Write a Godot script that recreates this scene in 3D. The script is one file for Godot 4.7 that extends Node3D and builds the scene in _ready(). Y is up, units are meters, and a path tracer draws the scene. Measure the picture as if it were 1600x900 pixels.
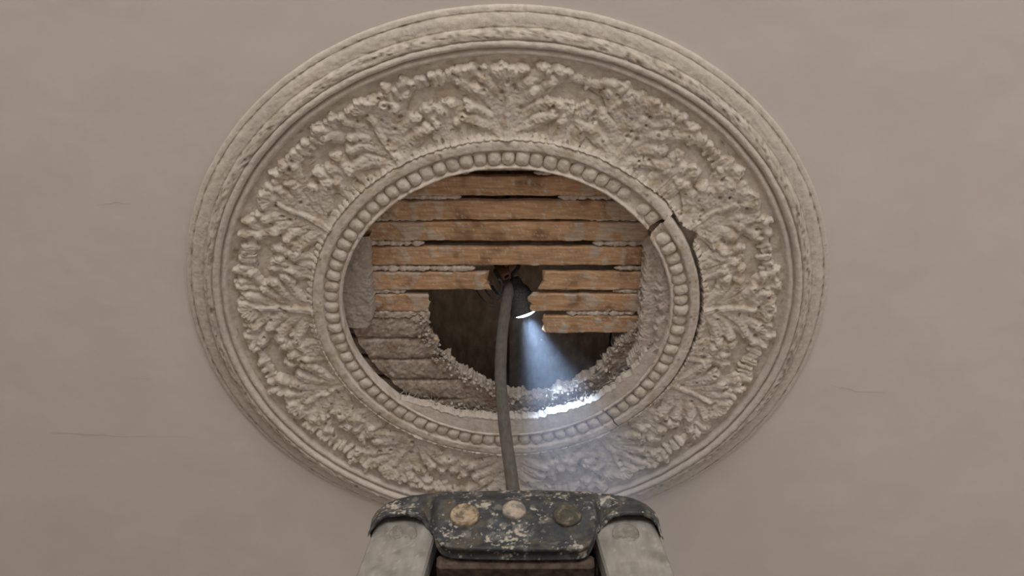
extends Node3D
# A plaster ceiling rose with its middle knocked out: laths, dark void, dusty lamp beam, top of a stepladder.
# Room: y up, metres; the rose is centred over the origin, ceiling face at y = TOP.

const TOP := 2.8
const PITCH := 0.0395           # lath spacing
var M := {}                     # materials
var n_low: FastNoiseLite        # blotches
var n_mid: FastNoiseLite
var n_fine: FastNoiseLite
var n_pit: FastNoiseLite
var n_wood: FastNoiseLite
var taken := {}

class G:
	var v := PackedVector3Array()
	var c := PackedColorArray()
	var i := PackedInt32Array()
	func tri(a: int, b: int, d: int) -> void:
		i.append(a); i.append(b); i.append(d)

# ------------------------------------------------------------------ helpers
func make_noise(s: int, freq: float, oct := 3) -> FastNoiseLite:
	var n := FastNoiseLite.new()
	n.noise_type = FastNoiseLite.TYPE_SIMPLEX_SMOOTH
	n.seed = s
	n.frequency = freq
	n.fractal_octaves = oct
	return n

func smooth_to_mesh(g: G) -> ArrayMesh:
	var nr := PackedVector3Array()
	nr.resize(g.v.size())
	for k in range(0, g.i.size(), 3):
		var a := g.i[k]
		var b := g.i[k + 1]
		var d := g.i[k + 2]
		var w := (g.v[d] - g.v[a]).cross(g.v[b] - g.v[a])
		nr[a] += w; nr[b] += w; nr[d] += w
	for k in nr.size():
		nr[k] = nr[k].normalized() if nr[k].length_squared() > 0.0 else Vector3.DOWN
	var arr := []
	arr.resize(Mesh.ARRAY_MAX)
	arr[Mesh.ARRAY_VERTEX] = g.v
	arr[Mesh.ARRAY_NORMAL] = nr
	if g.c.size() == g.v.size():
		arr[Mesh.ARRAY_COLOR] = g.c
	arr[Mesh.ARRAY_INDEX] = g.i
	var m := ArrayMesh.new()
	m.add_surface_from_arrays(Mesh.PRIMITIVE_TRIANGLES, arr)
	return m

func flat_to_mesh(g: G) -> ArrayMesh:
	var f := G.new()
	for k in g.i.size():
		f.v.append(g.v[g.i[k]])
		if g.c.size() == g.v.size():
			f.c.append(g.c[g.i[k]])
		f.i.append(k)
	return smooth_to_mesh(f)

func put(called: String, mesh: Mesh, mat: Material, parent: Node3D = self, at := Vector3.ZERO) -> MeshInstance3D:
	var o := MeshInstance3D.new()
	o.name = called
	if parent == self or parent.has_node(called):
		var k := int(taken.get([parent, called], 0))
		if k > 0:
			o.name = "%s_%03d" % [called, k]
		taken[[parent, called]] = k + 1
	elif not parent.has_node(called):
		taken[[parent, called]] = 1
	o.mesh = mesh
	o.material_override = null
	for s in mesh.get_surface_count():
		o.set_surface_override_material(s, mat)
	o.position = at
	parent.add_child(o, true)
	return o

func thing(called: String, label: String, category: String, at := Vector3.ZERO) -> Node3D:
	var o := Node3D.new()
	o.name = called
	add_child(o, true)
	o.position = at
	tag(o, label, category)
	return o

func tag(o: Node3D, label: String, category: String) -> void:
	o.set_meta("label", label)
	o.set_meta("category", category)

func structure(called: String) -> Node3D:
	var o := Node3D.new()
	o.name = called
	o.set_meta("kind", "structure")
	add_child(o, true)
	return o

# (nu+1) x (nv+1) points from f(u, v), colours from col(p); wrap joins the u ends
func grid(g: G, nu: int, nv: int, f: Callable, col: Variant = null, flip := false, wrap := false) -> void:
	var first := g.v.size()
	var cols := nu if wrap else nu + 1
	for j in nv + 1:
		for k in cols:
			var p: Vector3 = f.call(float(k) / nu, float(j) / nv)
			g.v.append(p)
			if col != null:
				g.c.append(col.call(p))
	for j in nv:
		for k in nu:
			var a := first + j * cols + k
			var b := first + j * cols + (k + 1) % cols
			var d := a + cols
			var e := b + cols
			if flip:
				g.tri(a, d, b); g.tri(b, d, e)
			else:
				g.tri(a, b, d); g.tri(b, e, d)

# tube along pts; r(t, angle) gives the radius; ends closed
func tube(g: G, pts: PackedVector3Array, r: Callable, sides := 12, col: Variant = null) -> void:
	var first := g.v.size()
	var n := pts.size()
	var side := Vector3.RIGHT
	for k in n:
		var t := (pts[mini(k + 1, n - 1)] - pts[maxi(k - 1, 0)]).normalized()
		if k == 0:
			side = t.cross(Vector3.UP if absf(t.y) < 0.9 else Vector3.RIGHT).normalized()
		side = (side - t * side.dot(t)).normalized()
		var up := t.cross(side)
		for s in sides:
			var a := TAU * s / sides
			var rad: float = r.call(float(k) / (n - 1), a)
			var p := pts[k] + (side * cos(a) + up * sin(a)) * rad
			g.v.append(p)
			if col != null:
				g.c.append(col.call(p))
	for k in n - 1:
		for s in sides:
			var a := first + k * sides + s
			var b := first + k * sides + (s + 1) % sides
			g.tri(a, b, a + sides); g.tri(b, b + sides, a + sides)
	for e in 2:
		var c0 := g.v.size()
		g.v.append(pts[0] if e == 0 else pts[n - 1])
		if col != null:
			g.c.append(col.call(g.v[c0]))
		for s in sides:
			var a := first + (0 if e == 0 else (n - 1) * sides) + s
			var b := first + (0 if e == 0 else (n - 1) * sides) + (s + 1) % sides
			if e == 0:
				g.tri(b, a, c0)
			else:
				g.tri(a, b, c0)

# lathe: profile points (radius, along the axis), turned about basis.y at origin
func lathe(g: G, prof: PackedVector2Array, sides: int, xf := Transform3D(), col: Variant = null) -> void:
	var first := g.v.size()
	for k in prof.size():
		for s in sides:
			var a := TAU * s / sides
			var p := xf * Vector3(prof[k].x * cos(a), prof[k].y, prof[k].x * sin(a))
			g.v.append(p)
			if col != null:
				g.c.append(col.call(p))
	for k in prof.size() - 1:
		for s in sides:
			var a := first + k * sides + s
			var b := first + k * sides + (s + 1) % sides
			g.tri(a, a + sides, b); g.tri(b, a + sides, b + sides)

# box with chamfered edges, flat shaded by flat_to_mesh
func box(g: G, size: Vector3, xf: Transform3D, ch := 0.002) -> void:
	var h := size * 0.5
	var first := g.v.size()
	# 24 points: corner (sx,sy,sz) x axis of the face
	for sx in [-1, 1]:
		for sy in [-1, 1]:
			for sz in [-1, 1]:
				for ax in 3:
					var q := Vector3(sx * (h.x - ch), sy * (h.y - ch), sz * (h.z - ch))
					q[ax] = [sx, sy, sz][ax] * h[ax]
					g.v.append(xf * q)
	var id := func(x: int, y: int, z: int, ax: int) -> int: return first + ((x * 4 + y * 2 + z) * 3) + ax
	var quad := func(a: int, b: int, c: int, d: int, out: Vector3) -> void:
		var w := (g.v[c] - g.v[a]).cross(g.v[b] - g.v[a])
		if w.dot(out) > 0:
			g.tri(a, b, c); g.tri(a, c, d)
		else:
			g.tri(a, c, b); g.tri(a, d, c)
	var mid := xf.origin
	var put_quad := func(a: int, b: int, c: int, d: int) -> void:
		quad.call(a, b, c, d, (g.v[a] + g.v[b] + g.v[c] + g.v[d]) * 0.25 - mid)
	for s in 2:
		put_quad.call(id.call(s, 0, 0, 0), id.call(s, 1, 0, 0), id.call(s, 1, 1, 0), id.call(s, 0, 1, 0))
		put_quad.call(id.call(0, s, 0, 1), id.call(1, s, 0, 1), id.call(1, s, 1, 1), id.call(0, s, 1, 1))
		put_quad.call(id.call(0, 0, s, 2), id.call(1, 0, s, 2), id.call(1, 1, s, 2), id.call(0, 1, s, 2))
	for s in 2:
		for t in 2:
			put_quad.call(id.call(s, t, 0, 0), id.call(s, t, 1, 0), id.call(s, t, 1, 1), id.call(s, t, 0, 1))
			put_quad.call(id.call(s, 0, t, 0), id.call(s, 1, t, 0), id.call(s, 1, t, 2), id.call(s, 0, t, 2))
			put_quad.call(id.call(0, s, t, 1), id.call(1, s, t, 1), id.call(1, s, t, 2), id.call(0, s, t, 2))
			for u in 2:
				var a: int = id.call(s, t, u, 0)
				var b: int = id.call(s, t, u, 1)
				var c: int = id.call(s, t, u, 2)
				if (g.v[c] - g.v[a]).cross(g.v[b] - g.v[a]).dot(g.v[a] - mid) > 0:
					g.tri(a, b, c)
				else:
					g.tri(a, c, b)

func box_mesh(size: Vector3, xf := Transform3D(), ch := 0.002) -> ArrayMesh:
	var g := G.new()
	box(g, size, xf, ch)
	return flat_to_mesh(g)

# polyline of (x, y) looked up at x
func along(pts: PackedVector2Array, x: float) -> float:
	if x <= pts[0].x:
		return pts[0].y
	for k in pts.size() - 1:
		if x <= pts[k + 1].x:
			return lerpf(pts[k].y, pts[k + 1].y, (x - pts[k].x) / maxf(pts[k + 1].x - pts[k].x, 1e-7))
	return pts[pts.size() - 1].y

func polar(r: float, deg: float, y := 0.0) -> Vector3:      # 90 degrees points towards the window (+z)
	var a := deg_to_rad(deg)
	return Vector3(r * cos(a), y, r * sin(a))

func mat(color: Color, rough := 0.9, metal := 0.0, vertex := false) -> StandardMaterial3D:
	var m := StandardMaterial3D.new()
	m.albedo_color = color
	m.roughness = rough
	m.metallic = metal
	m.metallic_specular = 0.3
	m.vertex_color_use_as_albedo = vertex
	m.cull_mode = BaseMaterial3D.CULL_DISABLED
	return m

func noise_tex(s: int, freq: float, oct: int, lo: Color, hi: Color, size := 512) -> NoiseTexture2D:
	var t := NoiseTexture2D.new()
	t.width = size
	t.height = size
	t.seamless = true
	t.noise = make_noise(s, freq, oct)
	var ramp := Gradient.new()
	ramp.set_color(0, lo)
	ramp.set_color(1, hi)
	t.color_ramp = ramp
	return t

func triplanar(m: StandardMaterial3D, scale: Vector3, tex: Texture2D, bump: Texture2D = null, cm := 0.1) -> void:
	m.uv1_triplanar = true
	m.uv1_scale = scale
	m.albedo_texture = tex
	if bump:
		m.heightmap_enabled = true
		m.heightmap_texture = bump
		m.heightmap_scale = cm

func make_materials() -> void:
	var grain := noise_tex(11, 0.02, 5, Color(0.86, 0.86, 0.86), Color(1, 1, 1))
	var rough := noise_tex(12, 0.03, 5, Color.BLACK, Color.WHITE)
	M.paint = mat(Color(0.825, 0.785, 0.752), 0.85)
	triplanar(M.paint, Vector3(1.3, 1.3, 1.3), noise_tex(13, 0.008, 4, Color(0.965, 0.962, 0.96), Color(1, 1, 1)), rough, 0.04)
	M.plaster = mat(Color.WHITE, 0.9, 0.0, true)
	triplanar(M.plaster, Vector3(9, 9, 9), grain, rough, 0.05)
	M.rough = mat(Color.WHITE, 1.0, 0.0, true)
	triplanar(M.rough, Vector3(14, 14, 14), noise_tex(14, 0.012, 4, Color(0.74, 0.72, 0.70), Color(1, 1, 1)), rough, 0.02)
	M.wood = mat(Color.WHITE, 0.85, 0.0, true)
	triplanar(M.wood, Vector3(3, 22, 22), noise_tex(15, 0.014, 5, Color(0.78, 0.75, 0.72), Color(1, 1, 1)), rough, 0.03)
	M.dark_wood = mat(Color(0.74, 0.65, 0.55), 1.0)
	triplanar(M.dark_wood, Vector3(8, 8, 3), noise_tex(16, 0.014, 4, Color(0.72, 0.70, 0.67), Color(1, 1, 1)), rough, 0.05)
	M.soot = mat(Color(0.40, 0.39, 0.38), 0.85, 0.1)
	triplanar(M.soot, Vector3(25, 25, 25), noise_tex(17, 0.03, 5, Color(0.5, 0.5, 0.5), Color(1, 1, 1)), rough, 0.08)
	M.rust = mat(Color(0.40, 0.28, 0.21), 0.95)
	triplanar(M.rust, Vector3(40, 40, 40), grain, rough, 0.1)
	M.cable = mat(Color(0.40, 0.38, 0.36), 0.55)
	triplanar(M.cable, Vector3(20, 5, 20), noise_tex(18, 0.02, 4, Color(0.78, 0.77, 0.75), Color(1, 1, 1)))
	M.plastic = mat(Color.WHITE, 0.6, 0.0, true)
	triplanar(M.plastic, Vector3(12, 12, 12), grain, rough, 0.05)
	M.rail = mat(Color.WHITE, 0.6, 0.1, true)
	triplanar(M.rail, Vector3(9, 3, 9), noise_tex(19, 0.015, 5, Color(0.82, 0.81, 0.8), Color(1, 1, 1)), rough, 0.05)
	M.dark_plastic = mat(Color(0.13, 0.13, 0.13), 0.7)
	M.dusty_bar = mat(Color(0.42, 0.37, 0.33), 0.9)
	triplanar(M.dusty_bar, Vector3(5, 5, 5), noise_tex(20, 0.03, 5, Color(0.55, 0.52, 0.5), Color(1, 1, 1)))
	M.wall = mat(Color(0.86, 0.84, 0.82), 0.95)
	M.floor = mat(Color(0.74, 0.70, 0.66), 0.8)
	triplanar(M.floor, Vector3(0.6, 0.6, 8), noise_tex(21, 0.02, 4, Color(0.8, 0.78, 0.76), Color(1, 1, 1)))
	M.gloss = mat(Color(0.86, 0.85, 0.83), 0.4)
	M.glass = StandardMaterial3D.new()
	M.glass.transparency = BaseMaterial3D.TRANSPARENCY_ALPHA
	M.glass.albedo_color = Color(1, 1, 1, 0.05)
	M.glass.roughness = 0.05
	M.crack = mat(Color(0.70, 0.65, 0.615), 1.0)
	M.lens = mat(Color(0.9, 0.95, 1.0), 0.3)
	M.lens.emission_enabled = true
	M.lens.emission = Color(0.85, 0.93, 1.0)
	M.lens.emission_energy_multiplier = 6.0

# ------------------------------------------------------------------ colours (linear): stains and dirt with shapes of their own
func plaster_color(p: Vector3) -> Color:
	var c := Color(0.65, 0.57, 0.485)
	c *= 1.0 + 0.10 * n_low.get_noise_3dv(p)
	var s := smoothstep(0.06, 0.42, n_mid.get_noise_3dv(p * 0.8))
	c = c.lerp(Color(0.40, 0.30, 0.185), 0.5 * s)
	var d := smoothstep(0.50, 0.66, n_pit.get_noise_3dv(p * 0.7))
	return c.lerp(Color(0.20, 0.155, 0.115), 0.75 * d)

func moulding_color(p: Vector3) -> Color:        # the outer mouldings carry worn brown streaks along their length
	var r := Vector2(p.x, p.z).length()
	var a := atan2(p.z, p.x)
	var c := Color(0.65, 0.572, 0.49) * (1.0 + 0.08 * n_low.get_noise_3dv(p))
	var streak := n_fine.get_noise_3d(a * 0.09, r * 1.1, 3.0) + 0.35 * n_mid.get_noise_3dv(p)
	var band := maxf(exp(-pow((r - 0.4185) / 0.007, 2.0)), 0.9 * exp(-pow((r - 0.4425) / 0.0016, 2.0)))
	band = maxf(band, 0.8 * exp(-pow((r - 0.4248) / 0.0012, 2.0)))
	c = c.lerp(Color(0.36, 0.29, 0.21), 0.7 * band * smoothstep(-0.15, 0.4, streak))
	var d := smoothstep(0.18, 0.42, n_pit.get_noise_3dv(p)) * band
	return c.lerp(Color(0.16, 0.13, 0.10), 0.8 * d)

func coat_color(p: Vector3) -> Color:            # raw lime plaster behind the rose
	var c := Color(0.44, 0.37, 0.30) * (1.0 + 0.3 * n_mid.get_noise_3dv(p))
	var s := smoothstep(0.1, 0.5, n_low.get_noise_3dv(p * 2.5))
	c = c.lerp(Color(0.27, 0.19, 0.125), 0.75 * s)
	return c.lerp(Color(0.66, 0.61, 0.54), 0.5 * smoothstep(0.25, 0.5, n_fine.get_noise_3dv(p)))

func shelf_color(p: Vector3) -> Color:
	var c := Color(0.56, 0.485, 0.41) * (1.0 + 0.12 * n_mid.get_noise_3dv(p))
	return c.lerp(Color(0.42, 0.33, 0.25), 0.5 * smoothstep(0.2, 0.5, n_low.get_noise_3dv(p * 3.0)))

func cap_color(p: Vector3) -> Color:
	var c := Color(0.060, 0.064, 0.065) * (1.0 + 0.45 * n_mid.get_noise_3dv(p))
	c = c.lerp(Color(0.11, 0.098, 0.075), smoothstep(0.0, 0.5, n_low.get_noise_3dv(p * 4.0)))
	var cluster := n_low.get_noise_3dv(p * 2.2 + Vector3(3, 1, 0))
	c = c.lerp(Color(0.22, 0.205, 0.18), 0.6 * smoothstep(0.15, 0.5, n_mid.get_noise_3dv(p * 1.4) + 0.4 * cluster))
	c = c.lerp(Color(0.50, 0.45, 0.36), 0.85 * smoothstep(0.40, 0.54, n_mid.get_noise_3dv(p * 2.1 + Vector3(9, 0, 0)) + 0.55 * cluster))
	return c.lerp(Color(0.50, 0.47, 0.42), 0.8 * smoothstep(0.44, 0.56, n_fine.get_noise_3dv(p * 1.1) + 0.4 * cluster))

func rail_color(p: Vector3) -> Color:
	var c := Color(0.36, 0.335, 0.30) * (1.0 + 0.15 * n_mid.get_noise_3dv(p * 0.7))
	c = c.lerp(Color(0.22, 0.20, 0.17), 0.6 * smoothstep(0.15, 0.5, n_low.get_noise_3dv(p * 4.0)))
	return c.lerp(Color(0.55, 0.51, 0.46), 0.6 * smoothstep(0.35, 0.55, n_fine.get_noise_3dv(p)))

# ------------------------------------------------------------------ the rose
var PROFILE_OUT := PackedVector2Array()
var PROFILE_BAND := PackedVector2Array()
var PROFILE_BEAD := PackedVector2Array()

func mm(flat: Array) -> PackedVector2Array:
	var out := PackedVector2Array()
	for k in range(0, flat.size(), 2):
		out.append(Vector2(flat[k], flat[k + 1] * 0.001))
	return out

func denser(p: PackedVector2Array, step: float) -> PackedVector2Array:
	var out := PackedVector2Array([p[0]])
	for k in p.size() - 1:
		var n := maxi(1, ceili(p[k].distance_to(p[k + 1]) / step))
		for j in n:
			out.append(p[k].lerp(p[k + 1], float(j + 1) / n))
	return out

# a moulding swept round the rose between two angles
func sweep(prof: PackedVector2Array, a0: float, a1: float, nseg: int, col: Callable, bend: Callable) -> ArrayMesh:
	var g := G.new()
	var p := denser(prof, 0.0022)
	var whole := is_equal_approx(a1 - a0, 360.0)
	grid(g, nseg, p.size() - 1, func(u, v):
		var q := p[roundi(v * (p.size() - 1))]
		var deg := lerpf(a0, a1, u)
		return bend.call(q.x, deg, -q.y), col, false, whole)
	return smooth_to_mesh(g)

func worn(r: float, deg: float, y: float) -> Vector3:
	var p := polar(r, deg, y)
	var k := 0.0011 * n_mid.get_noise_3dv(p) + 0.0005 * n_fine.get_noise_3dv(p)
	var band := exp(-pow((r - 0.4185) / 0.006, 2.0))
	k += band * 0.0022 * n_fine.get_noise_3dv(p * 0.8) + 0.0015 * smoothstep(0.3, 0.5, n_pit.get_noise_3dv(p)) * (0.3 + band)
	return polar(r + 0.0008 * n_low.get_noise_3dv(p * 2.0), deg, y + k)

func torn(deg: float) -> float:                        # how far the leaf band's inner edge has broken away along the crack
	var a := wrapf(deg, -180, 180)
	return 0.0105 * exp(-pow((a - 27.0) / 2.4, 2.0)) + 0.0025 * exp(-pow((a - 40.0) / 9.0, 2.0)) + (0.0012 + 0.0022 * n_low.get_noise_2d(a * 0.02, 5.0) + 0.0016 * n_mid.get_noise_2d(a * 0.02, 8.0)) * smoothstep(-45.0, -20.0, a) * smoothstep(52.0, 44.0, a)

const SLIP_END := -52.0        # the loose length of bead ring runs from here
const SLIP_TOP := 35.0         # to here
func slipped(r: float, deg: float, y: float) -> Vector3:    # the loose length has turned inwards about its far end
	var t := clampf((deg - SLIP_END) / 60.0, 0.0, 1.0)
	t = t * t * (3.0 - 2.0 * t)
	var jag := 0.0
	if deg > SLIP_TOP - 3.0:
		jag = (r - 0.2475) * 90.0 * (deg - SLIP_TOP + 3.0) / 3.0
	var p := worn(r - 0.0036 * t + 0.0006 * n_mid.get_noise_2d(deg * 0.02, 1.0), deg + jag, y)
	p.y -= 0.002 * t
	return p

var leaf_heights := PackedFloat32Array()
const LX := 206
const LY := 124
const LX0 := -0.103
const LY0 := 0.2645
const LS := 0.001

func stamp(a: Vector2, b: Vector2, wa: float, wb: float, ha: float, hb: float, groove: float) -> void:
	var w := maxf(wa, wb)
	var x0 := maxi(0, floori((minf(a.x, b.x) - w - LX0) / LS))
	var x1 := mini(LX - 1, ceili((maxf(a.x, b.x) + w - LX0) / LS))
	var y0 := maxi(0, floori((minf(a.y, b.y) - w - LY0) / LS))
	var y1 := mini(LY - 1, ceili((maxf(a.y, b.y) + w - LY0) / LS))
	var ab := b - a
	var l2 := maxf(ab.length_squared(), 1e-10)
	for j in range(y0, y1 + 1):
		for k in range(x0, x1 + 1):
			var p := Vector2(LX0 + k * LS, LY0 + j * LS)
			var t := clampf((p - a).dot(ab) / l2, 0.0, 1.0)
			var q := (p - a - ab * t).length() / lerpf(wa, wb, t)
			if q < 1.0:
				var h := lerpf(ha, hb, t)
				h = h * sqrt(1.0 - q * q * q) - groove * h * maxf(0.0, 1.0 - q * 3.2)
				var at := j * LX + k
				if h > leaf_heights[at]:
					leaf_heights[at] = h

# one rounded leaflet from the rib outwards
func curl(rng: RandomNumberGenerator, p0: Vector2, p2: Vector2, big: float) -> void:
	var d := p2 - p0
	var p1 := p0 + Vector2(d.x * 0.4, d.y * 0.75 + 0.004 + rng.randf_range(-0.003, 0.003))
	var old := p0
	var oh := 0.003
	var ow := 0.0032
	for k in 10:
		var t := (k + 1) / 10.0
		var p := p0.lerp(p1, t).lerp(p1.lerp(p2, t), t)
		var w := (0.0032 + 0.0042 * sin(t * 2.35)) * big
		var h := 0.0030 + 0.0052 * t * t
		stamp(old, p, ow + 0.004, w + 0.004, 0.0020, 0.0026, 0.0)
		stamp(old, p, ow, w, oh, h, 0.22)
		var dir := (p - old).normalized()
		if k in [4, 6, 8] and rng.randf() < 0.8:      # scallops along its edge
			var s := -1.0 if k == 6 else 1.0
			if rng.randf() < 0.25:
				s = -s
			var tip := p + dir.rotated(s * rng.randf_range(0.5, 0.85)) * rng.randf_range(0.008, 0.0125) * big
			stamp(p, tip, 0.0052, 0.0046, h * 0.85, h * rng.randf_range(0.85, 1.1), 0.2)
		old = p
		oh = h
		ow = w
	stamp(p2, p2 + d.normalized() * 0.002, 0.0064 * big, 0.0058 * big, oh * 1.08, oh, 0.15)

func make_leaf(index: int, worn_down: float) -> ArrayMesh:
	var rng := RandomNumberGenerator.new()
	rng.seed = 500 + index * 17
	leaf_heights.resize(LX * LY)
	leaf_heights.fill(-1.0)
	for side in [-1.0, 1.0]:
		var starts := [0.276, 0.281, 0.290, 0.301, 0.314]
		var ends := [Vector2(0.058, 0.303), Vector2(0.049, 0.322), Vector2(0.038, 0.341), Vector2(0.028, 0.358), Vector2(0.015, 0.368)]
		for k in 5:
			var b: Vector2 = ends[k] + Vector2(rng.randf_range(-0.005, 0.005), rng.randf_range(-0.004, 0.004))
			curl(rng, Vector2(0.003 * side, starts[k]), Vector2(b.x * side, b.y), rng.randf_range(0.95, 1.25))
		# leaflets between this leaf and the next, below the bare hollow
		curl(rng, Vector2(0.0725 * side, 0.272), Vector2(0.083 * side, 0.313), 1.0)
		curl(rng, Vector2(0.068 * side, 0.276), Vector2((0.069 + rng.randf_range(-0.004, 0.002)) * side, 0.322), 1.05)
		curl(rng, Vector2(0.058 * side, 0.277), Vector2((0.067 + rng.randf_range(-0.003, 0.003)) * side, 0.298), 0.9)
		# the fold that frames the hollow and its hooked end
		curl(rng, Vector2(0.034 * side, 0.325), Vector2((0.060 + rng.randf_range(-0.004, 0.004)) * side, 0.354), 1.0)
		curl(rng, Vector2(0.046 * side, 0.340), Vector2((0.064 + rng.randf_range(-0.005, 0.005)) * side, 0.3685), 0.85)
		curl(rng, Vector2(0.036 * side, 0.346), Vector2((0.044 + rng.randf_range(-0.003, 0.003)) * side, 0.3725), 0.85)
		# the ruffled outer edge on its continuous fold
		for k in 8:
			var u0 := Vector2(sin(deg_to_rad(k * 2.0)) * side, cos(deg_to_rad(k * 2.0)))
			var u1 := Vector2(sin(deg_to_rad(k * 2.0 + 2.0)) * side, cos(deg_to_rad(k * 2.0 + 2.0)))
			stamp(u0 * rng.randf_range(0.364, 0.368), u1 * 0.366, 0.0065, 0.0065, 0.0038, 0.0042, 0.0)
		var ang := 2.5
		while ang < 15.2:
			if rng.randf() < 0.9:
				var u := Vector2(sin(deg_to_rad(ang)) * side, cos(deg_to_rad(ang)))
				var reach := rng.randf_range(0.3685, 0.3745)
				var w := rng.randf_range(0.0044, 0.0068)
				stamp(u * (reach - rng.randf_range(0.007, 0.015)), u * reach, w * 0.8, w, 0.0045, rng.randf_range(0.006, 0.0092), 0.1)
			ang += rng.randf_range(1.2, 2.2)
		for k in 7:                                    # the scalloped foot of the leaf
			var x: float = side * (0.005 + k * 0.0102)
			stamp(Vector2(x, sqrt(0.2735 * 0.2735 - x * x)), Vector2(x, sqrt(0.2785 * 0.2785 - x * x)), 0.0056, 0.005, 0.0040, 0.0026, 0.0)
	# midrib
	var bend := rng.randf_range(-0.003, 0.003)
	stamp(Vector2(0, 0.27), Vector2(bend, 0.315), 0.0062, 0.0044, 0.0052, 0.0060, 0.14)
	stamp(Vector2(bend, 0.315), Vector2(0, 0.362), 0.0044, 0.0040, 0.0060, 0.0078, 0.18)
	for k in 5:                                        # the turned-over tip
		var ang := (k - 2) * 0.55 + rng.randf_range(-0.1, 0.1)
		var q := Vector2(0, 0.362) + Vector2(sin(ang), cos(ang)) * (0.0140 - absf(k - 2) * 0.001)
		stamp(Vector2(sin(ang) * 0.004, 0.361), q, 0.0058, 0.0056, 0.0075, 0.0098, 0.2)
	var pits := []
	for k in 9:
		pits.append(Vector3(rng.randf_range(-0.07, 0.07), rng.randf_range(0.29, 0.37), rng.randf_range(0.0016, 0.0034)))
	var soft := leaf_heights.duplicate()               # a soft worn surface
	for j in range(1, LY - 1):
		for k in range(1, LX - 1):
			var at := j * LX + k
			if leaf_heights[at] > 0.0:
				var sum := 0.0
				for dj in [-1, 0, 1]:
					for dk in [-1, 0, 1]:
						sum += maxf(leaf_heights[at + dj * LX + dk], 0.0)
				soft[at] = lerpf(leaf_heights[at], sum / 9.0, 0.8)
	leaf_heights = soft
	pits.append(Vector3(0.0, 0.3545, 0.003))
	var turn := deg_to_rad(90.0 + 30.0 * index) - PI / 2
	var g := G.new()
	var show := PackedByteArray()
	show.resize(LX * LY)
	for j in LY:
		for k in LX:
			var x := LX0 + k * LS
			var z := LY0 + j * LS
			var p := Vector3(x * cos(turn) - z * sin(turn), 0, x * sin(turn) + z * cos(turn))
			var r := Vector2(x, z).length()
			var wx := (0.0042 * n_low.get_noise_3d(p.x * 2.6, 0.3, p.z * 2.6) + 0.0013 * n_mid.get_noise_3d(p.x * 1.5, 0.6, p.z * 1.5)) / LS
			var wz := (0.0030 * n_low.get_noise_3d(p.x * 2.6, 1.3, p.z * 2.6) + 0.0013 * n_mid.get_noise_3d(p.x * 1.5, 1.6, p.z * 1.5)) / LS
			var fx := clampf(k + wx, 0.0, LX - 1.001)
			var fz := clampf(j + wz, 0.0, LY - 1.001)
			var at := int(fz) * LX + int(fx)
			var h := lerpf(lerpf(leaf_heights[at], leaf_heights[at + 1], fx - int(fx)), lerpf(leaf_heights[at + LX], leaf_heights[at + LX + 1], fx - int(fx)), fz - int(fz))
			h = h * 1.28 if h > 0.0 else -1.0
			var ok := h > 0.0 and absf(atan2(x, z)) < deg_to_rad(15.2) and r > 0.2725 + maxf(0.0, torn(rad_to_deg(atan2(p.z, p.x)))) * 1.1 and r < 0.3865
			if ok:
				h = lerpf(h, 0.0035 + 0.35 * h, worn_down)
				h += 0.0017 * n_mid.get_noise_3dv(p * 1.2) + 0.0004 * n_fine.get_noise_3dv(p) + worn_down * 0.0035 * n_mid.get_noise_3dv(p)
				for q in pits:
					var dd: float = Vector2(x - q.x, z - q.y).length_squared() / (q.z * q.z)
					if dd < 4.0:
						h -= 0.0055 * exp(-dd)
			else:
				h = -0.001
			show[j * LX + k] = 1 if h > 0.0 else 0
			p.y = -(along(PROFILE_BAND_UP, r) + h - 0.0004)
			g.v.append(p)
			g.c.append(plaster_color(p + Vector3(0, 0.03 * index, 0)))
	for j in LY - 1:
		for k in LX - 1:
			var a := j * LX + k
			if show[a] or show[a + 1] or show[a + LX] or show[a + LX + 1]:
				g.tri(a, a + LX, a + 1); g.tri(a + 1, a + LX, a + LX + 1)
	return smooth_to_mesh(packed(g))

func packed(g: G) -> G:                                # drop points that no triangle uses
	var to := PackedInt32Array()
	to.resize(g.v.size())
	to.fill(-1)
	var o := G.new()
	for k in g.i:
		if to[k] < 0:
			to[k] = o.v.size()
			o.v.append(g.v[k])
			o.c.append(g.c[k])
		o.i.append(to[k])
	return o

var PROFILE_BAND_UP := PackedVector2Array()            # the band's depth by growing radius

func make_bead(s: int) -> ArrayMesh:
	var g := G.new()
	var n := make_noise(700 + s, 60.0, 2)
	grid(g, 18, 9, func(u, v):
		var a: float = u * TAU
		var e: float = v * PI * 0.5
		var c := Vector3(signf(cos(a)) * pow(absf(cos(a)), 0.8) * 0.0114, 0, signf(sin(a)) * pow(absf(sin(a)), 0.8) * 0.0094)
		var p := c * cos(e) + Vector3(0, -0.0078 * sin(e), 0)
		var k := 1.0 + 0.10 * n.get_noise_3dv(p) + 0.10 * n_fine.get_noise_3dv(p + Vector3(s, 0, 0))
		return p * k, func(p): return plaster_color(p + Vector3(s * 0.31, 0, 0)), false, true)
	return smooth_to_mesh(g)

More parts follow.
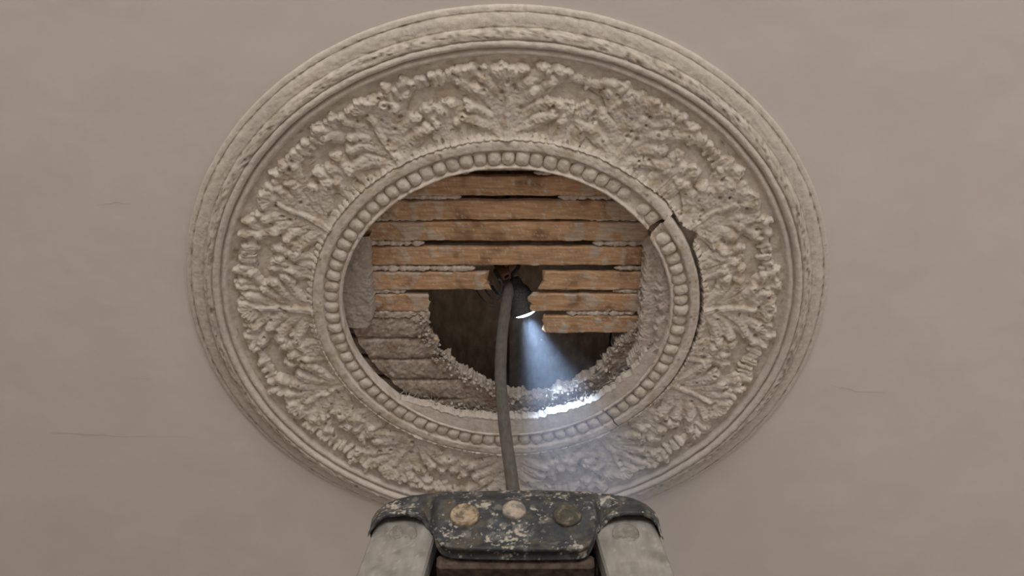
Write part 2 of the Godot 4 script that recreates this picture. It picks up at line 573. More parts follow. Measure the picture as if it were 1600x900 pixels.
func build_rose() -> void:
	var rose := thing("ceiling_rose", "large round moulded plaster ceiling rose with acanthus leaves and a broken open middle", "ceiling rose", Vector3(0, TOP, 0))
	PROFILE_OUT = mm([.4505, -1, .4500, 2, .4485, 4, .4445, 5, .4432, 5.2, .4422, 4.5, .4412, 6.5, .438, 8.5, .434, 9.6, .429, 10, .4262, 10.5, .425, 9.9, .4240, 13, .422, 16.5, .418, 18.5, .414, 19, .4125, 18,
		.4115, 16.2, .4105, 19, .408, 20.5, .405, 20.3, .4025, 18, .4010, 12.8, .3998, 12.5, .3985, 15.5, .396, 17, .393, 16.5, .391, 13.5, .3897, 10.8, .3885, 10.5])
	PROFILE_BAND = mm([.3885, 10.5, .38, 9.5, .36, 8, .33, 7.5, .30, 9, .285, 11, .278, 13, .2755, 15, .2745, 15.5, .2738, 13, .2736, -4])
	PROFILE_BEAD = mm([.2790, -4, .2790, 9, .2748, 15.8, .2722, 18.5, .269, 19.5, .262, 19.8, .2598, 19, .2585, 15.5, .257, 14, .2475, 13, .238, 14, .2366, 15.5, .2355, 18.5, .234, 19.5, .2325, 18.5, .232, 16, .232, 2, .234, -3])
	for k in range(PROFILE_BAND.size() - 2, -1, -1):
		PROFILE_BAND_UP.append(PROFILE_BAND[k])
	put("outer_moulding", sweep(PROFILE_OUT, 0, 360, 540, moulding_color, worn), M.plaster, rose)
	put("leaf_band", sweep(PROFILE_BAND, 0, 360, 360, plaster_color, func(r: float, deg: float, y: float):
		var out := torn(deg)
		return worn(r + out * clampf((0.29 - r) / 0.0165, 0.0, 1.0), deg, y)), M.plaster, rose)
	for k in 12:
		put("acanthus_leaf", make_leaf(k, [0.0, 0.05, 0.1, 0.0, 0.0, 0.1, 0.15, 0.2, 0.1, 0.0, 0.45, 0.5][k]), M.plaster, rose)
	var ring := put("bead_ring", sweep(PROFILE_BEAD, 36.5, 360.0 + SLIP_END - 0.4, 330, plaster_color, worn), M.plaster, rose)
	var loose := put("bead_ring_fragment", sweep(mm([.2733, -4, .2733, 15, .272, 18.5, .269, 19.5, .262, 19.8, .2598, 19, .2585, 15.5, .257, 14, .2475, 13, .238, 14, .2366, 15.5, .2355, 18.5, .234, 19.5, .2325, 18.5, .232, 16, .232, 2, .234, -3]), SLIP_END, SLIP_TOP, 110, plaster_color, slipped), M.plaster, rose)
	loose.set_meta("label", "cracked length of beaded ring slipped inwards")
	var variants := []
	for s in 7:
		variants.append(make_bead(s))
	var rng := RandomNumberGenerator.new()
	rng.seed = 31
	for k in 85:
		var deg := 360.0 / 85.0 * k - 52.0 + 1.8
		if deg > SLIP_TOP - 1.0 and deg < SLIP_TOP + 1.9 or k == 23:
			continue
		var on_loose := deg < SLIP_TOP
		var p := slipped(0.2475, deg, -0.0122) if on_loose else polar(0.2475, deg, -0.0122)
		var b := put("bead", variants[rng.randi() % 7], M.plaster, loose if on_loose else ring, p)
		b.rotation.y = -deg_to_rad(deg)
		b.scale = Vector3.ONE * rng.randf_range(0.93, 1.05) * Vector3(1, rng.randf_range(0.75, 1.1), 1)

# ------------------------------------------------------------------ what is behind it
func lath_mesh(x0: float, x1: float, width: float, s: int, jag0: float, jag1: float, film_left: float, film_right: float, cover: float) -> ArrayMesh:
	var g := G.new()
	var ring := []
	for k in 11:
		ring.append(Vector2(0.0, lerpf(-0.5, 0.5, k / 10.0)))
	for k in 3:
		ring.append(Vector2(lerpf(0.15, 0.85, k / 2.0), 0.5))
	for k in 5:
		ring.append(Vector2(1.0, lerpf(0.5, -0.5, k / 4.0)))
	for k in 3:
		ring.append(Vector2(lerpf(0.85, 0.15, k / 2.0), -0.5))
	var n := ring.size()
	var nx := maxi(12, ceili((x1 - x0) / 0.0022))
	var o := Vector3(0, s * 1.7, 0)
	for j in nx + 1:
		var t := float(j) / nx
		for k in n:
			var q: Vector2 = ring[k]
			var a := x0 + jag0 * (0.5 + 0.9 * n_wood.get_noise_3d(q.y * 0.10, q.x * 0.03, s * 3.1))
			var b := x1 + jag1 * (0.5 + 0.9 * n_wood.get_noise_3d(q.y * 0.10, q.x * 0.03, s * 3.1 + 9.0))
			var x := lerpf(a, b, t)
			var w := width * (1.0 + 0.05 * n_low.get_noise_2d(x * 3.0, s * 7.0))
			var z := q.y * w + 0.0011 * n_low.get_noise_2d(x * 2.0, s * 5.0) + 0.0006 * n_mid.get_noise_3d(x, q.y, s)
			var y := q.x * 0.008 + 0.0006 * n_mid.get_noise_3d(x, q.y * 0.02, s * 2.0)
			if absf(q.y) > 0.49 and (q.x < 0.01 or q.x > 0.99):
				z *= 0.965
			var film := n_low.get_noise_3d(x * 3.2, q.y * 0.06, s * 1.3) * 0.8 + 0.45 * n_mid.get_noise_3d(x, q.y * 0.03, s)
			film += cover + 0.07 + film_right * smoothstep(0.06, 0.16, x) + film_left * smoothstep(-0.06, -0.16, x)
			var f := smoothstep(0.12, 0.28, film)
			y -= 0.0012 * f * (1.0 if q.x < 0.5 else 0.0)
			var p := Vector3(x, y, z)
			var c := Color(0.60, 0.385, 0.225) * (1.0 + 0.22 * n_wood.get_noise_3d(x * 0.5, q.y * 0.05, s * 2.0) + 0.12 * n_fine.get_noise_3dv(p + o))
			c = c.lerp(Color(0.29, 0.175, 0.10), 0.8 * smoothstep(0.1, 0.5, n_low.get_noise_3d(x * 2.2, q.y * 0.05, s * 4.0 + 2.0)))
			c = c.lerp(Color(0.60, 0.505, 0.41), 0.8 * f)
			c = c.lerp(Color(0.70, 0.62, 0.53), 0.6 * smoothstep(0.28, 0.45, n_fine.get_noise_3dv(p * 1.2 + o)))
			g.v.append(p)
			g.c.append(c)
	for j in nx:
		for k in n:
			var a := j * n + k
			var b := j * n + (k + 1) % n
			g.tri(a, a + n, b); g.tri(b, a + n, b + n)
	for e in 2:
		var first := e * nx * n
		var mid := g.v.size()
		var m := Vector3.ZERO
		for k in n:
			m += g.v[first + k] / n
		g.v.append(m)
		g.c.append(Color(0.36, 0.25, 0.16))
		for k in n:
			if e == 0:
				g.tri(first + k, first + (k + 1) % n, mid)
			else:
				g.tri(first + (k + 1) % n, first + k, mid)
	return smooth_to_mesh(g)

func key_mesh(x0: float, x1: float, s: int, wide := 0.0055) -> ArrayMesh:   # plaster squeezed up between two laths
	var g := G.new()
	var pts := PackedVector3Array()
	var n := maxi(8, ceili((x1 - x0) / 0.0016))
	for k in n + 1:
		var x := lerpf(x0, x1, float(k) / n)
		pts.append(Vector3(x, 0.0006 * n_mid.get_noise_2d(x, s), 0.0007 * n_mid.get_noise_2d(x, s + 40)))
	tube(g, pts, func(t, a):
		var x: float = lerpf(x0, x1, t)
		var lump := absf(sin((x + 0.004 * n_low.get_noise_2d(x * 4.0, s)) * 260.0 + s))
		var e: float = minf(1.0, minf(t, 1.0 - t) * (x1 - x0) / 0.006)
		return wide * (0.62 + 0.2 * pow(lump, 0.6) + 0.5 * n_mid.get_noise_2d(x * 1.7, s * 3.0) + 0.3 * n_fine.get_noise_3d(x, a * 0.006, s)) * sqrt(maxf(e, 0.02)) * (0.75 + 0.25 * absf(cos(a))), 12,
		func(p): return Color(0.66, 0.58, 0.49) * (1.0 + 0.2 * n_fine.get_noise_3dv(p + Vector3(0, s, 0))))
	return smooth_to_mesh(g)

func build_laths() -> void:
	var laths := thing("exposed_laths", "rows of old brown wooden laths exposed across the round hole, some snapped off", "laths", Vector3(0, TOP + 0.0185, 0))
	# z of the middle, x from, x to, ragged start, ragged end, film left, film right, overall cover
	var rows := [
		[0.223, -0.42, 0.42, 0.0, 0.0, 0.2, 0.2, -0.3],
		[0.1840, -0.42, 0.42, 0.0, 0.0, 0.0, 0.65, -0.32],
		[0.1458, -0.42, 0.42, 0.0, 0.0, 0.25, 0.45, -0.3],
		[0.1113, -0.42, 0.42, 0.0, 0.0, 0.4, 0.55, -0.27],
		[0.0700, -0.42, 0.42, 0.0, 0.0, 0.1, 0.1, -0.2],
		[0.0275, -0.42, -0.038, 0.0, 0.016, 0.5, 0.0, -0.3],
		[0.0275, 0.056, 0.42, -0.014, 0.0, 0.0, 0.15, -0.25],
		[-0.0110, -0.42, -0.119, 0.0, 0.01, 0.25, 0.0, -0.1],
		[-0.0110, 0.040, 0.42, -0.012, 0.0, 0.0, 0.2, -0.15],
		[-0.0504, -0.42, -0.122, 0.0, 0.012, 0.0, 0.0, 0.5],
		[-0.0504, 0.0565, 0.42, -0.006, 0.0, 0.0, 0.15, -0.2],
		[-0.0900, -0.42, -0.110, 0.0, 0.012, 0.0, 0.0, 0.5],
		[-0.0900, 0.185, 0.42, 0.0, 0.0, 0.0, 0.3, 0.0],
		[-0.1295, -0.42, -0.085, 0.0, 0.012, 0.0, 0.0, 0.5],
		[-0.1295, 0.172, 0.42, 0.0, 0.0, 0.0, 0.3, 0.0],
		[-0.1690, -0.42, -0.055, 0.0, 0.012, 0.0, 0.0, 0.5],
	]
	var made := []
	for k in rows.size():
		var w: Array = rows[k]
		var o := put("lath", lath_mesh(w[1], w[2], 0.0298, k, w[3], w[4], w[5], w[6], w[7]), M.wood, laths, Vector3(0, 0, w[0]))
		if w[2] < 0.1 or w[1] > 0.0:
			o.set_meta("label", "snapped lath stub")
		made.append(o)
	# lath, x from, x to, width of the key that sits in the gap on its window side
	var keys := [
		[1, -0.085, -0.05, 0.004], [1, 0.035, 0.085, 0.0045],
		[2, -0.165, -0.062, 0.0042], [2, 0.068, 0.155, 0.005],
		[3, -0.19, -0.10, 0.0042], [3, 0.110, 0.19, 0.0045],
		[4, -0.2, -0.115, 0.0048], [4, 0.118, 0.2, 0.0055],
		[5, -0.2, -0.045, 0.006], [6, 0.150, 0.2, 0.005],
		[7, -0.2, -0.145, 0.005], [8, 0.150, 0.2, 0.005],
		[9, -0.2, -0.112, 0.0065], [10, 0.085, 0.185, 0.0062],
	]
	for k in keys.size():
		var w: Array = keys[k]
		var gap: float = 0.0195
		if w[0] == 4 or w[0] == 5 or w[0] == 6:
			gap = 0.0208
		put("plaster_key", key_mesh(w[1], w[2], k * 3 + 1, w[3]), M.rough, made[w[0]], Vector3(0, 0.0035, gap))

func build_plaster() -> void:
	# coats of old plaster left round the hole
	var bottom := thing("broken_plaster", "ragged broken plaster edge along the lower rim of the hole, hairy and crumbling", "broken plaster", Vector3(0, TOP, 0))
	var inner := PackedVector2Array([Vector2(-186, .190), Vector2(-178, .165), Vector2(-172, .138), Vector2(-167, .126), Vector2(-160, .126), Vector2(-150, .131), Vector2(-140, .137), Vector2(-130, .1405), Vector2(-115, .152),
		Vector2(-101, .161), Vector2(-90, .177), Vector2(-78, .185), Vector2(-56, .188), Vector2(-42, .187), Vector2(-28, .180), Vector2(-18, .191), Vector2(-10, .198)])
	var g := G.new()
	grid(g, 420, 56, func(u, v):
		var deg := lerpf(-186.0, -10.0, u)
		var gap := 0.2345 - 0.0045 * smoothstep(-118.0, -134.0, deg) * smoothstep(-196.0, -172.0, deg)
		var p0 := polar(0.2, deg)
		var rin := along(inner, deg) + 0.010 * n_mid.get_noise_3dv(p0 * 0.8) + 0.006 * n_fine.get_noise_3dv(p0 * 0.6)
		var r := lerpf(gap + 0.002 * n_mid.get_noise_3dv(p0), rin, minf(v * 1.04, 1.0))
		var p := polar(r, deg)
		var row := absf(sin(PI * (p.z - 0.0089) / PITCH))
		var covered := smoothstep(-104.0, -122.0, deg)
		var y := 0.0125 - covered * 0.0035 * pow(row, 0.5) + covered * 0.006 * smoothstep(0.2, 0.03, row + 0.25 * n_mid.get_noise_3dv(p * 0.6))
		var near := smoothstep(0.55, 1.0, v)
		y += 0.0028 * n_mid.get_noise_3dv(p * 1.3) * (0.6 + near) + 0.0014 * n_fine.get_noise_3dv(p)
		y += 0.020 * smoothstep(0.90, 1.0, v)
		y = minf(y, 0.012 + 0.03 * v) - (1.0 - covered) * 0.003 * near
		return Vector3(p.x, y, minf(p.z, -0.0295 + 0.003 * n_mid.get_noise_3dv(p))), coat_color)
	put("base_coat", smooth_to_mesh(g), M.rough, bottom)
	var cut := PackedVector2Array([Vector2(-134, .231), Vector2(-127, .218), Vector2(-118, .211), Vector2(-110, .206), Vector2(-100, .2045), Vector2(-90, .2025), Vector2(-75, .2035), Vector2(-60, .206), Vector2(-45, .209), Vector2(-30, .2115), Vector2(-20, .214)])
	g = G.new()
	grid(g, 380, 34, func(u, v):
		var deg := lerpf(-134.0, -20.0, u)
		var p0 := polar(0.2, deg)
		var rin := along(cut, deg) + 0.004 * n_mid.get_noise_3dv(p0 * 0.7) + 0.004 * n_fine.get_noise_3dv(p0 * 0.7)
		var r := lerpf(0.2335, rin, v)
		var p := polar(r, deg)
		var near := smoothstep(0.6, 1.0, v)
		var y: float = -0.0172 + 0.0045 * v + 0.0008 * n_low.get_noise_3dv(p * 2.0) + 0.0012 * near * n_mid.get_noise_3dv(p) + 0.0008 * near * n_fine.get_noise_3dv(p)
		y += 0.011 * smoothstep(0.93, 1.0, v) - 0.002 * exp(-pow((v - 0.88) / 0.06, 2.0)) * (0.5 + n_mid.get_noise_3dv(p))
		return Vector3(p.x, y, p.z), shelf_color)
	put("finish_coat", smooth_to_mesh(g), M.plaster, bottom)
	# crumbs and hair along both torn edges
	var rng := RandomNumberGenerator.new()
	rng.seed = 77
	g = G.new()
	for k in 620:
		var deg := rng.randf_range(-168.0, -16.0)
		var on_cut := rng.randf() < 0.4 and deg > -125.0
		var r := (along(cut, deg) if on_cut else along(inner, deg)) + rng.randf_range(-0.003, 0.014)
		var y := rng.randf_range(-0.006, 0.006) if on_cut else rng.randf_range(0.004, 0.022)
		var p := polar(r, deg, y)
		if p.z > -0.03:
			continue
		crumb(g, p, rng.randf_range(0.001, 0.0036), rng)
	var crumbs := put("crumbs", flat_to_mesh(g), M.rough, bottom)
	crumbs.set_meta("kind", "stuff")
	g = G.new()
	for k in 190:
		var deg := rng.randf_range(-135.0, -17.0)
		var on_cut := rng.randf() < 0.45
		var p := polar((along(cut, deg) if on_cut else along(inner, deg)) + rng.randf_range(-0.002, 0.006), deg, rng.randf_range(-0.006, 0.004) if on_cut else rng.randf_range(0.006, 0.02))
		var d := polar(-1.0, deg + rng.randf_range(-80, 80), rng.randf_range(-0.7, 0.5)).normalized()
		var pts := PackedVector3Array()
		for j in 6:
			pts.append(p)
			p += d * rng.randf_range(0.0015, 0.003)
			d = (d + Vector3(rng.randf_range(-0.6, 0.6), rng.randf_range(-0.6, 0.6), rng.randf_range(-0.6, 0.6))).normalized()
		var thick := rng.randf_range(0.0003, 0.0008)
		tube(g, pts, func(t, _a): return thick * (1.0 - 0.7 * t), 5, func(_p): return Color(0.55, 0.49, 0.42))
	var hair := put("plaster_hair", smooth_to_mesh(g), M.rough, bottom)
	hair.set_meta("kind", "stuff")
	# the slabs at the two ends of the laths
	var left := thing("plaster_slab", "narrow grey plaster slab covering the left ends of the laths inside the bead ring", "plaster slab", Vector3(0, TOP, 0))
	g = G.new()
	grid(g, 30, 150, func(u, v):
		var z := lerpf(0.112, -0.052, v)
		var x0 := -sqrt(0.2348 * 0.2348 - z * z)
		var x1 := -0.1895 - 0.012 * smoothstep(0.82, 1.0, v) + 0.003 * n_mid.get_noise_2d(z, 3.0) + 0.0022 * n_fine.get_noise_2d(z, 5.0)
		var p := Vector3(lerpf(x0, maxf(x1, x0), u), 0, z)
		var y := 0.004 + 0.0018 * n_mid.get_noise_3dv(p) + 0.0008 * n_fine.get_noise_3dv(p)
		y += 0.015 * smoothstep(0.9, 1.0, u) + 0.015 * smoothstep(0.96, 1.0, v)
		return Vector3(p.x, y, p.z), func(p): return shelf_color(p * 1.4) * 0.76, true)
	put("slab_face", smooth_to_mesh(g), M.plaster, left)
	var right := thing("plaster_slab", "tall rough crumbling plaster slab covering the right ends of the laths", "plaster slab", Vector3(0, TOP, 0))
	right.name = "plaster_slab_001"
	g = G.new()
	grid(g, 44, 220, func(u, v):
		var z := lerpf(0.118, -0.112, v)
		var x1 := sqrt(0.2338 * 0.2338 - z * z)
		var x0 := 0.1885 - 0.014 * smoothstep(-0.06, -0.11, z) + 0.004 * n_mid.get_noise_2d(z, 13.0) + 0.003 * n_fine.get_noise_2d(z, 15.0) + 0.012 * smoothstep(0.09, 0.118, z)
		var p := Vector3(lerpf(x1, minf(x0, x1), u), 0, z)
		var step := smoothstep(0.35, 0.5, u + 0.35 * n_low.get_noise_3dv(p * 3.0))
		var y := -0.0125 + 0.008 * step + 0.0013 * n_mid.get_noise_3dv(p) + 0.0009 * n_fine.get_noise_3dv(p)
		y += 0.022 * smoothstep(0.93, 1.0, u)
		return Vector3(p.x, y, p.z), func(p): return shelf_color(p * 1.7), false)
	put("slab_face", smooth_to_mesh(g), M.plaster, right)
	g = G.new()
	for k in 160:
		var z := rng.randf_range(-0.11, 0.1)
		crumb(g, Vector3(0.1895 + rng.randf_range(-0.003, 0.012), rng.randf_range(0.002, 0.012), z), rng.randf_range(0.001, 0.0034), rng)
	var bits := put("crumbs", flat_to_mesh(g), M.rough, right)
	bits.set_meta("kind", "stuff")

func crumb(g: G, at: Vector3, size: float, rng: RandomNumberGenerator) -> void:
	var first := g.v.size()
	var tint := rng.randf_range(0.75, 1.25)
	var dirs := [Vector3.UP, Vector3.DOWN]
	for k in 5:
		dirs.append(Vector3(cos(TAU * k / 5.0), rng.randf_range(-0.4, 0.4), sin(TAU * k / 5.0)))
	for d in dirs:
		g.v.append(at + (d as Vector3) * size * rng.randf_range(0.7, 1.3))
		g.c.append(Color(0.48, 0.42, 0.355) * tint)
	for k in 5:
		var a := first + 2 + k
		var b := first + 2 + (k + 1) % 5
		g.tri(first, a, b); g.tri(first + 1, b, a)

func build_void() -> void:
	var space := structure("ceiling_void")
	for k in 6:
		put("floorboard", box_mesh(Vector3(0.166, 0.022, 1.3), Transform3D(Basis(), Vector3(-0.42 + k * 0.168, TOP + 0.186, 0)), 0.002), M.dark_wood, space)
	for s in [-1, 1]:
		put("joist", box_mesh(Vector3(0.06, 0.1475, 1.3), Transform3D(Basis(), Vector3(s * 0.385, TOP + 0.1012, 0)), 0.003), M.dark_wood, space)
		put("noggin", box_mesh(Vector3(0.708, 0.1475, 0.05), Transform3D(Basis(), Vector3(0, TOP + 0.1012, s * 0.5)), 0.003), M.dark_wood, space)
	put("subfloor", box_mesh(Vector3(4.64, 0.03, 6.7), Transform3D(Basis(), Vector3(0, TOP + 0.215, 0.8)), 0.002), M.dark_wood, space)
	put("trimmer", box_mesh(Vector3(0.708, 0.10, 0.045), Transform3D(Basis(), Vector3(0, TOP + 0.1245, 0.035)), 0.003), M.dark_wood, space)

# ------------------------------------------------------------------ lamp, cable, ladder
var LENS := Vector3(0.0251, 2.838, -0.0404)
var AIM := Vector3(0.34, -0.49, -0.80).normalized()

func build_lamp() -> void:
	var lamp := thing("work_lamp", "small sooty work lamp up in the hole shining a bluish beam through dust", "lamp", LENS)
	var y := AIM
	var x := y.cross(Vector3.UP).normalized()
	var xf := Transform3D(Basis(x, y, x.cross(y)), Vector3.ZERO)
	var g := G.new()
	var prof := PackedVector2Array([Vector2(0.0, -0.052), Vector2(0.008, -0.0515), Vector2(0.0105, -0.048), Vector2(0.0115, -0.040), Vector2(0.0165, -0.033), Vector2(0.0195, -0.022), Vector2(0.0205, -0.006), Vector2(0.0215, -0.004), Vector2(0.0215, 0.002), Vector2(0.0195, 0.003), Vector2(0.0185, 0.0), Vector2(0.0, -0.002)])
	lathe(g, prof, 32, xf)
	put("housing", smooth_to_mesh(g), M.soot, lamp)
	g = G.new()
	lathe(g, PackedVector2Array([Vector2(0.0176, 0.0005), Vector2(0.0168, 0.0032), Vector2(0.013, 0.006), Vector2(0.007, 0.0078), Vector2(0.0, 0.0084)]), 28, xf)
	put("lens", smooth_to_mesh(g), M.lens, lamp)
	g = G.new()
	var arm := PackedVector3Array([xf * Vector3(0.0, -0.049, 0), xf * Vector3(0.0, -0.056, 0), Vector3(-0.009, 0.031, 0.057), Vector3(-0.008, 0.0355, 0.064), Vector3(-0.008, 0.038, 0.068)])
	tube(g, arm, func(_t, _a): return 0.0028, 8)
	put("bracket", smooth_to_mesh(g), M.soot, lamp)
	# the beam's own light, just in front of the lens
	var spot := SpotLight3D.new()
	spot.name = "lamp_beam"
	add_child(spot)
	spot.position = LENS + AIM * 0.0105
	spot.look_at(LENS + AIM, Vector3.UP)
	spot.light_color = Color(0.74, 0.85, 1.0)
	spot.light_energy = BEAM
	spot.spot_angle = 25.0
	spot.spot_angle_attenuation = 0.7
	spot.spot_attenuation = 2.0
	spot.spot_range = 8.0
	spot.light_size = 0.012
	spot.shadow_enabled = true
	# iron scraps left from the old light fitting
	var pipe := thing("gas_pipe", "rusty stub of old pipe poking down between snapped laths above the cable", "pipe", Vector3(-0.004, 2.836, 0.028))
	g = G.new()
	lathe(g, PackedVector2Array([Vector2(0.0035, -0.006), Vector2(0.0065, -0.0065), Vector2(0.0078, -0.004), Vector2(0.0078, 0.006), Vector2(0.0062, 0.0075), Vector2(0.006, 0.05), Vector2(0.0, 0.05)]), 20, Transform3D(Basis.from_euler(Vector3(0.25, 0, 0.5)), Vector3.ZERO))
	put("pipe_body", smooth_to_mesh(g), M.rust, pipe)
	var wires := thing("wire_scraps", "loose loops of dark old wire hanging in the hole left of the lamp", "wire", Vector3(-0.03, 2.826, 0.0))
	for k in 3:
		g = G.new()
		var pts := PackedVector3Array()
		for j in 15:
			var a := 2.2 + 3.2 * j / 14.0 + k
			pts.append(Vector3(0.017 * cos(a) * (1.0 - 0.2 * k) + k * 0.006, 0.030 - 0.0024 * j + 0.006 * sin(a * 2.0), 0.02 * sin(a) + 0.003 * k))
		tube(g, pts, func(_t, _a): return 0.0011 + 0.0004 * k, 7)
		put("wire", smooth_to_mesh(g), M.soot, wires)

func build_cable() -> void:
	var curve := Curve3D.new()
	var knots := [Vector3(-0.014, 2.876, 0.006), Vector3(-0.006, 2.856, 0.003), Vector3(0.0018, 2.8366, 0), Vector3(-0.0018, 2.801, 0), Vector3(-0.006, 2.749, 0), Vector3(-0.0083, 2.693, 0), Vector3(-0.0087, 2.639, 0), Vector3(-0.0059, 2.589, 0), Vector3(-0.0015, 2.529, 0), Vector3(0.0025, 2.489, 0), Vector3(0.0072, 2.441, 0), Vector3(0.0108, 2.39, 0),
		Vector3(0.012, 2.2, -0.004), Vector3(0.006, 1.6, -0.01), Vector3(0.0, 0.8, -0.01), Vector3(-0.01, 0.12, -0.01), Vector3(0.03, 0.012, -0.06), Vector3(0.2, 0.009, -0.3), Vector3(0.5, 0.009, -0.55)]
	for k in knots.size():
		var t: Vector3 = (knots[mini(k + 1, knots.size() - 1)] - knots[maxi(k - 1, 0)]) / 6.0
		curve.add_point(knots[k], -t, t)
	var g := G.new()
	var pts := PackedVector3Array()
	var n := 260
	for k in n + 1:
		pts.append(curve.sample_baked(curve.get_baked_length() * k / n, true))
	tube(g, pts, func(t, a): return 0.0078 + 0.0002 * sin(t * 900.0) + 0.0003 * n_low.get_noise_2d(t * 3.0, a * 0.1), 16)
	tag(put("cable", smooth_to_mesh(g), M.cable), "grey sheathed cable hanging from the hole down behind the stepladder top", "cable")

# an open or closed outline swept straight from a to b
func extrude(outline: PackedVector2Array, a: Transform3D, b: Transform3D, n := 1, col: Variant = null) -> ArrayMesh:
	var g := G.new()
	var m := outline.size()
	for j in n + 1:
		for k in m:
			var q := Vector3(outline[k].x, 0, outline[k].y)
			var p := (a * q).lerp(b * q, float(j) / n)
			g.v.append(p)
			if col != null:
				g.c.append(col.call(p))
	for j in n:
		for k in m:
			var q := j * m + k
			var r := j * m + (k + 1) % m
			g.tri(q, r, q + m); g.tri(r, r + m, q + m)
	var caps := Geometry2D.triangulate_polygon(outline)
	for k in range(0, caps.size(), 3):
		g.tri(caps[k], caps[k + 1], caps[k + 2])
		g.tri(n * m + caps[k], n * m + caps[k + 2], n * m + caps[k + 1])
	return flat_to_mesh(g)

func bolt_mesh(r: float, h: float, domed: float, s: int, col: Callable) -> ArrayMesh:
	var g := G.new()
	var prof := PackedVector2Array([Vector2(r, -0.003), Vector2(r, h * 0.7), Vector2(r * 0.93, h), Vector2(r * 0.80, h * 0.98), Vector2(r * 0.74, h * (0.75 if domed < 0 else 1.0)), Vector2(r * 0.45, h * (1.0 + domed)), Vector2(r * 0.2, h * (1.0 + 1.2 * domed)), Vector2(0.0, h * (1.0 + 1.25 * domed))])
	lathe(g, denser(prof, 0.0015), 36, Transform3D(Basis(Vector3.RIGHT, Vector3(0, 0, 1), Vector3(0, -1, 0)), Vector3.ZERO))
	for k in g.v.size():
		var p := g.v[k]
		g.v[k] = p * (1.0 + 0.05 * n_mid.get_noise_3dv(p + Vector3(s, 0, 0))) + Vector3(0, 0, 0.0011 * n_fine.get_noise_3dv(p + Vector3(s, 0, 0)))
		g.c.append(col.call(p + Vector3(s * 0.7, 0, 0)))
	return smooth_to_mesh(g)

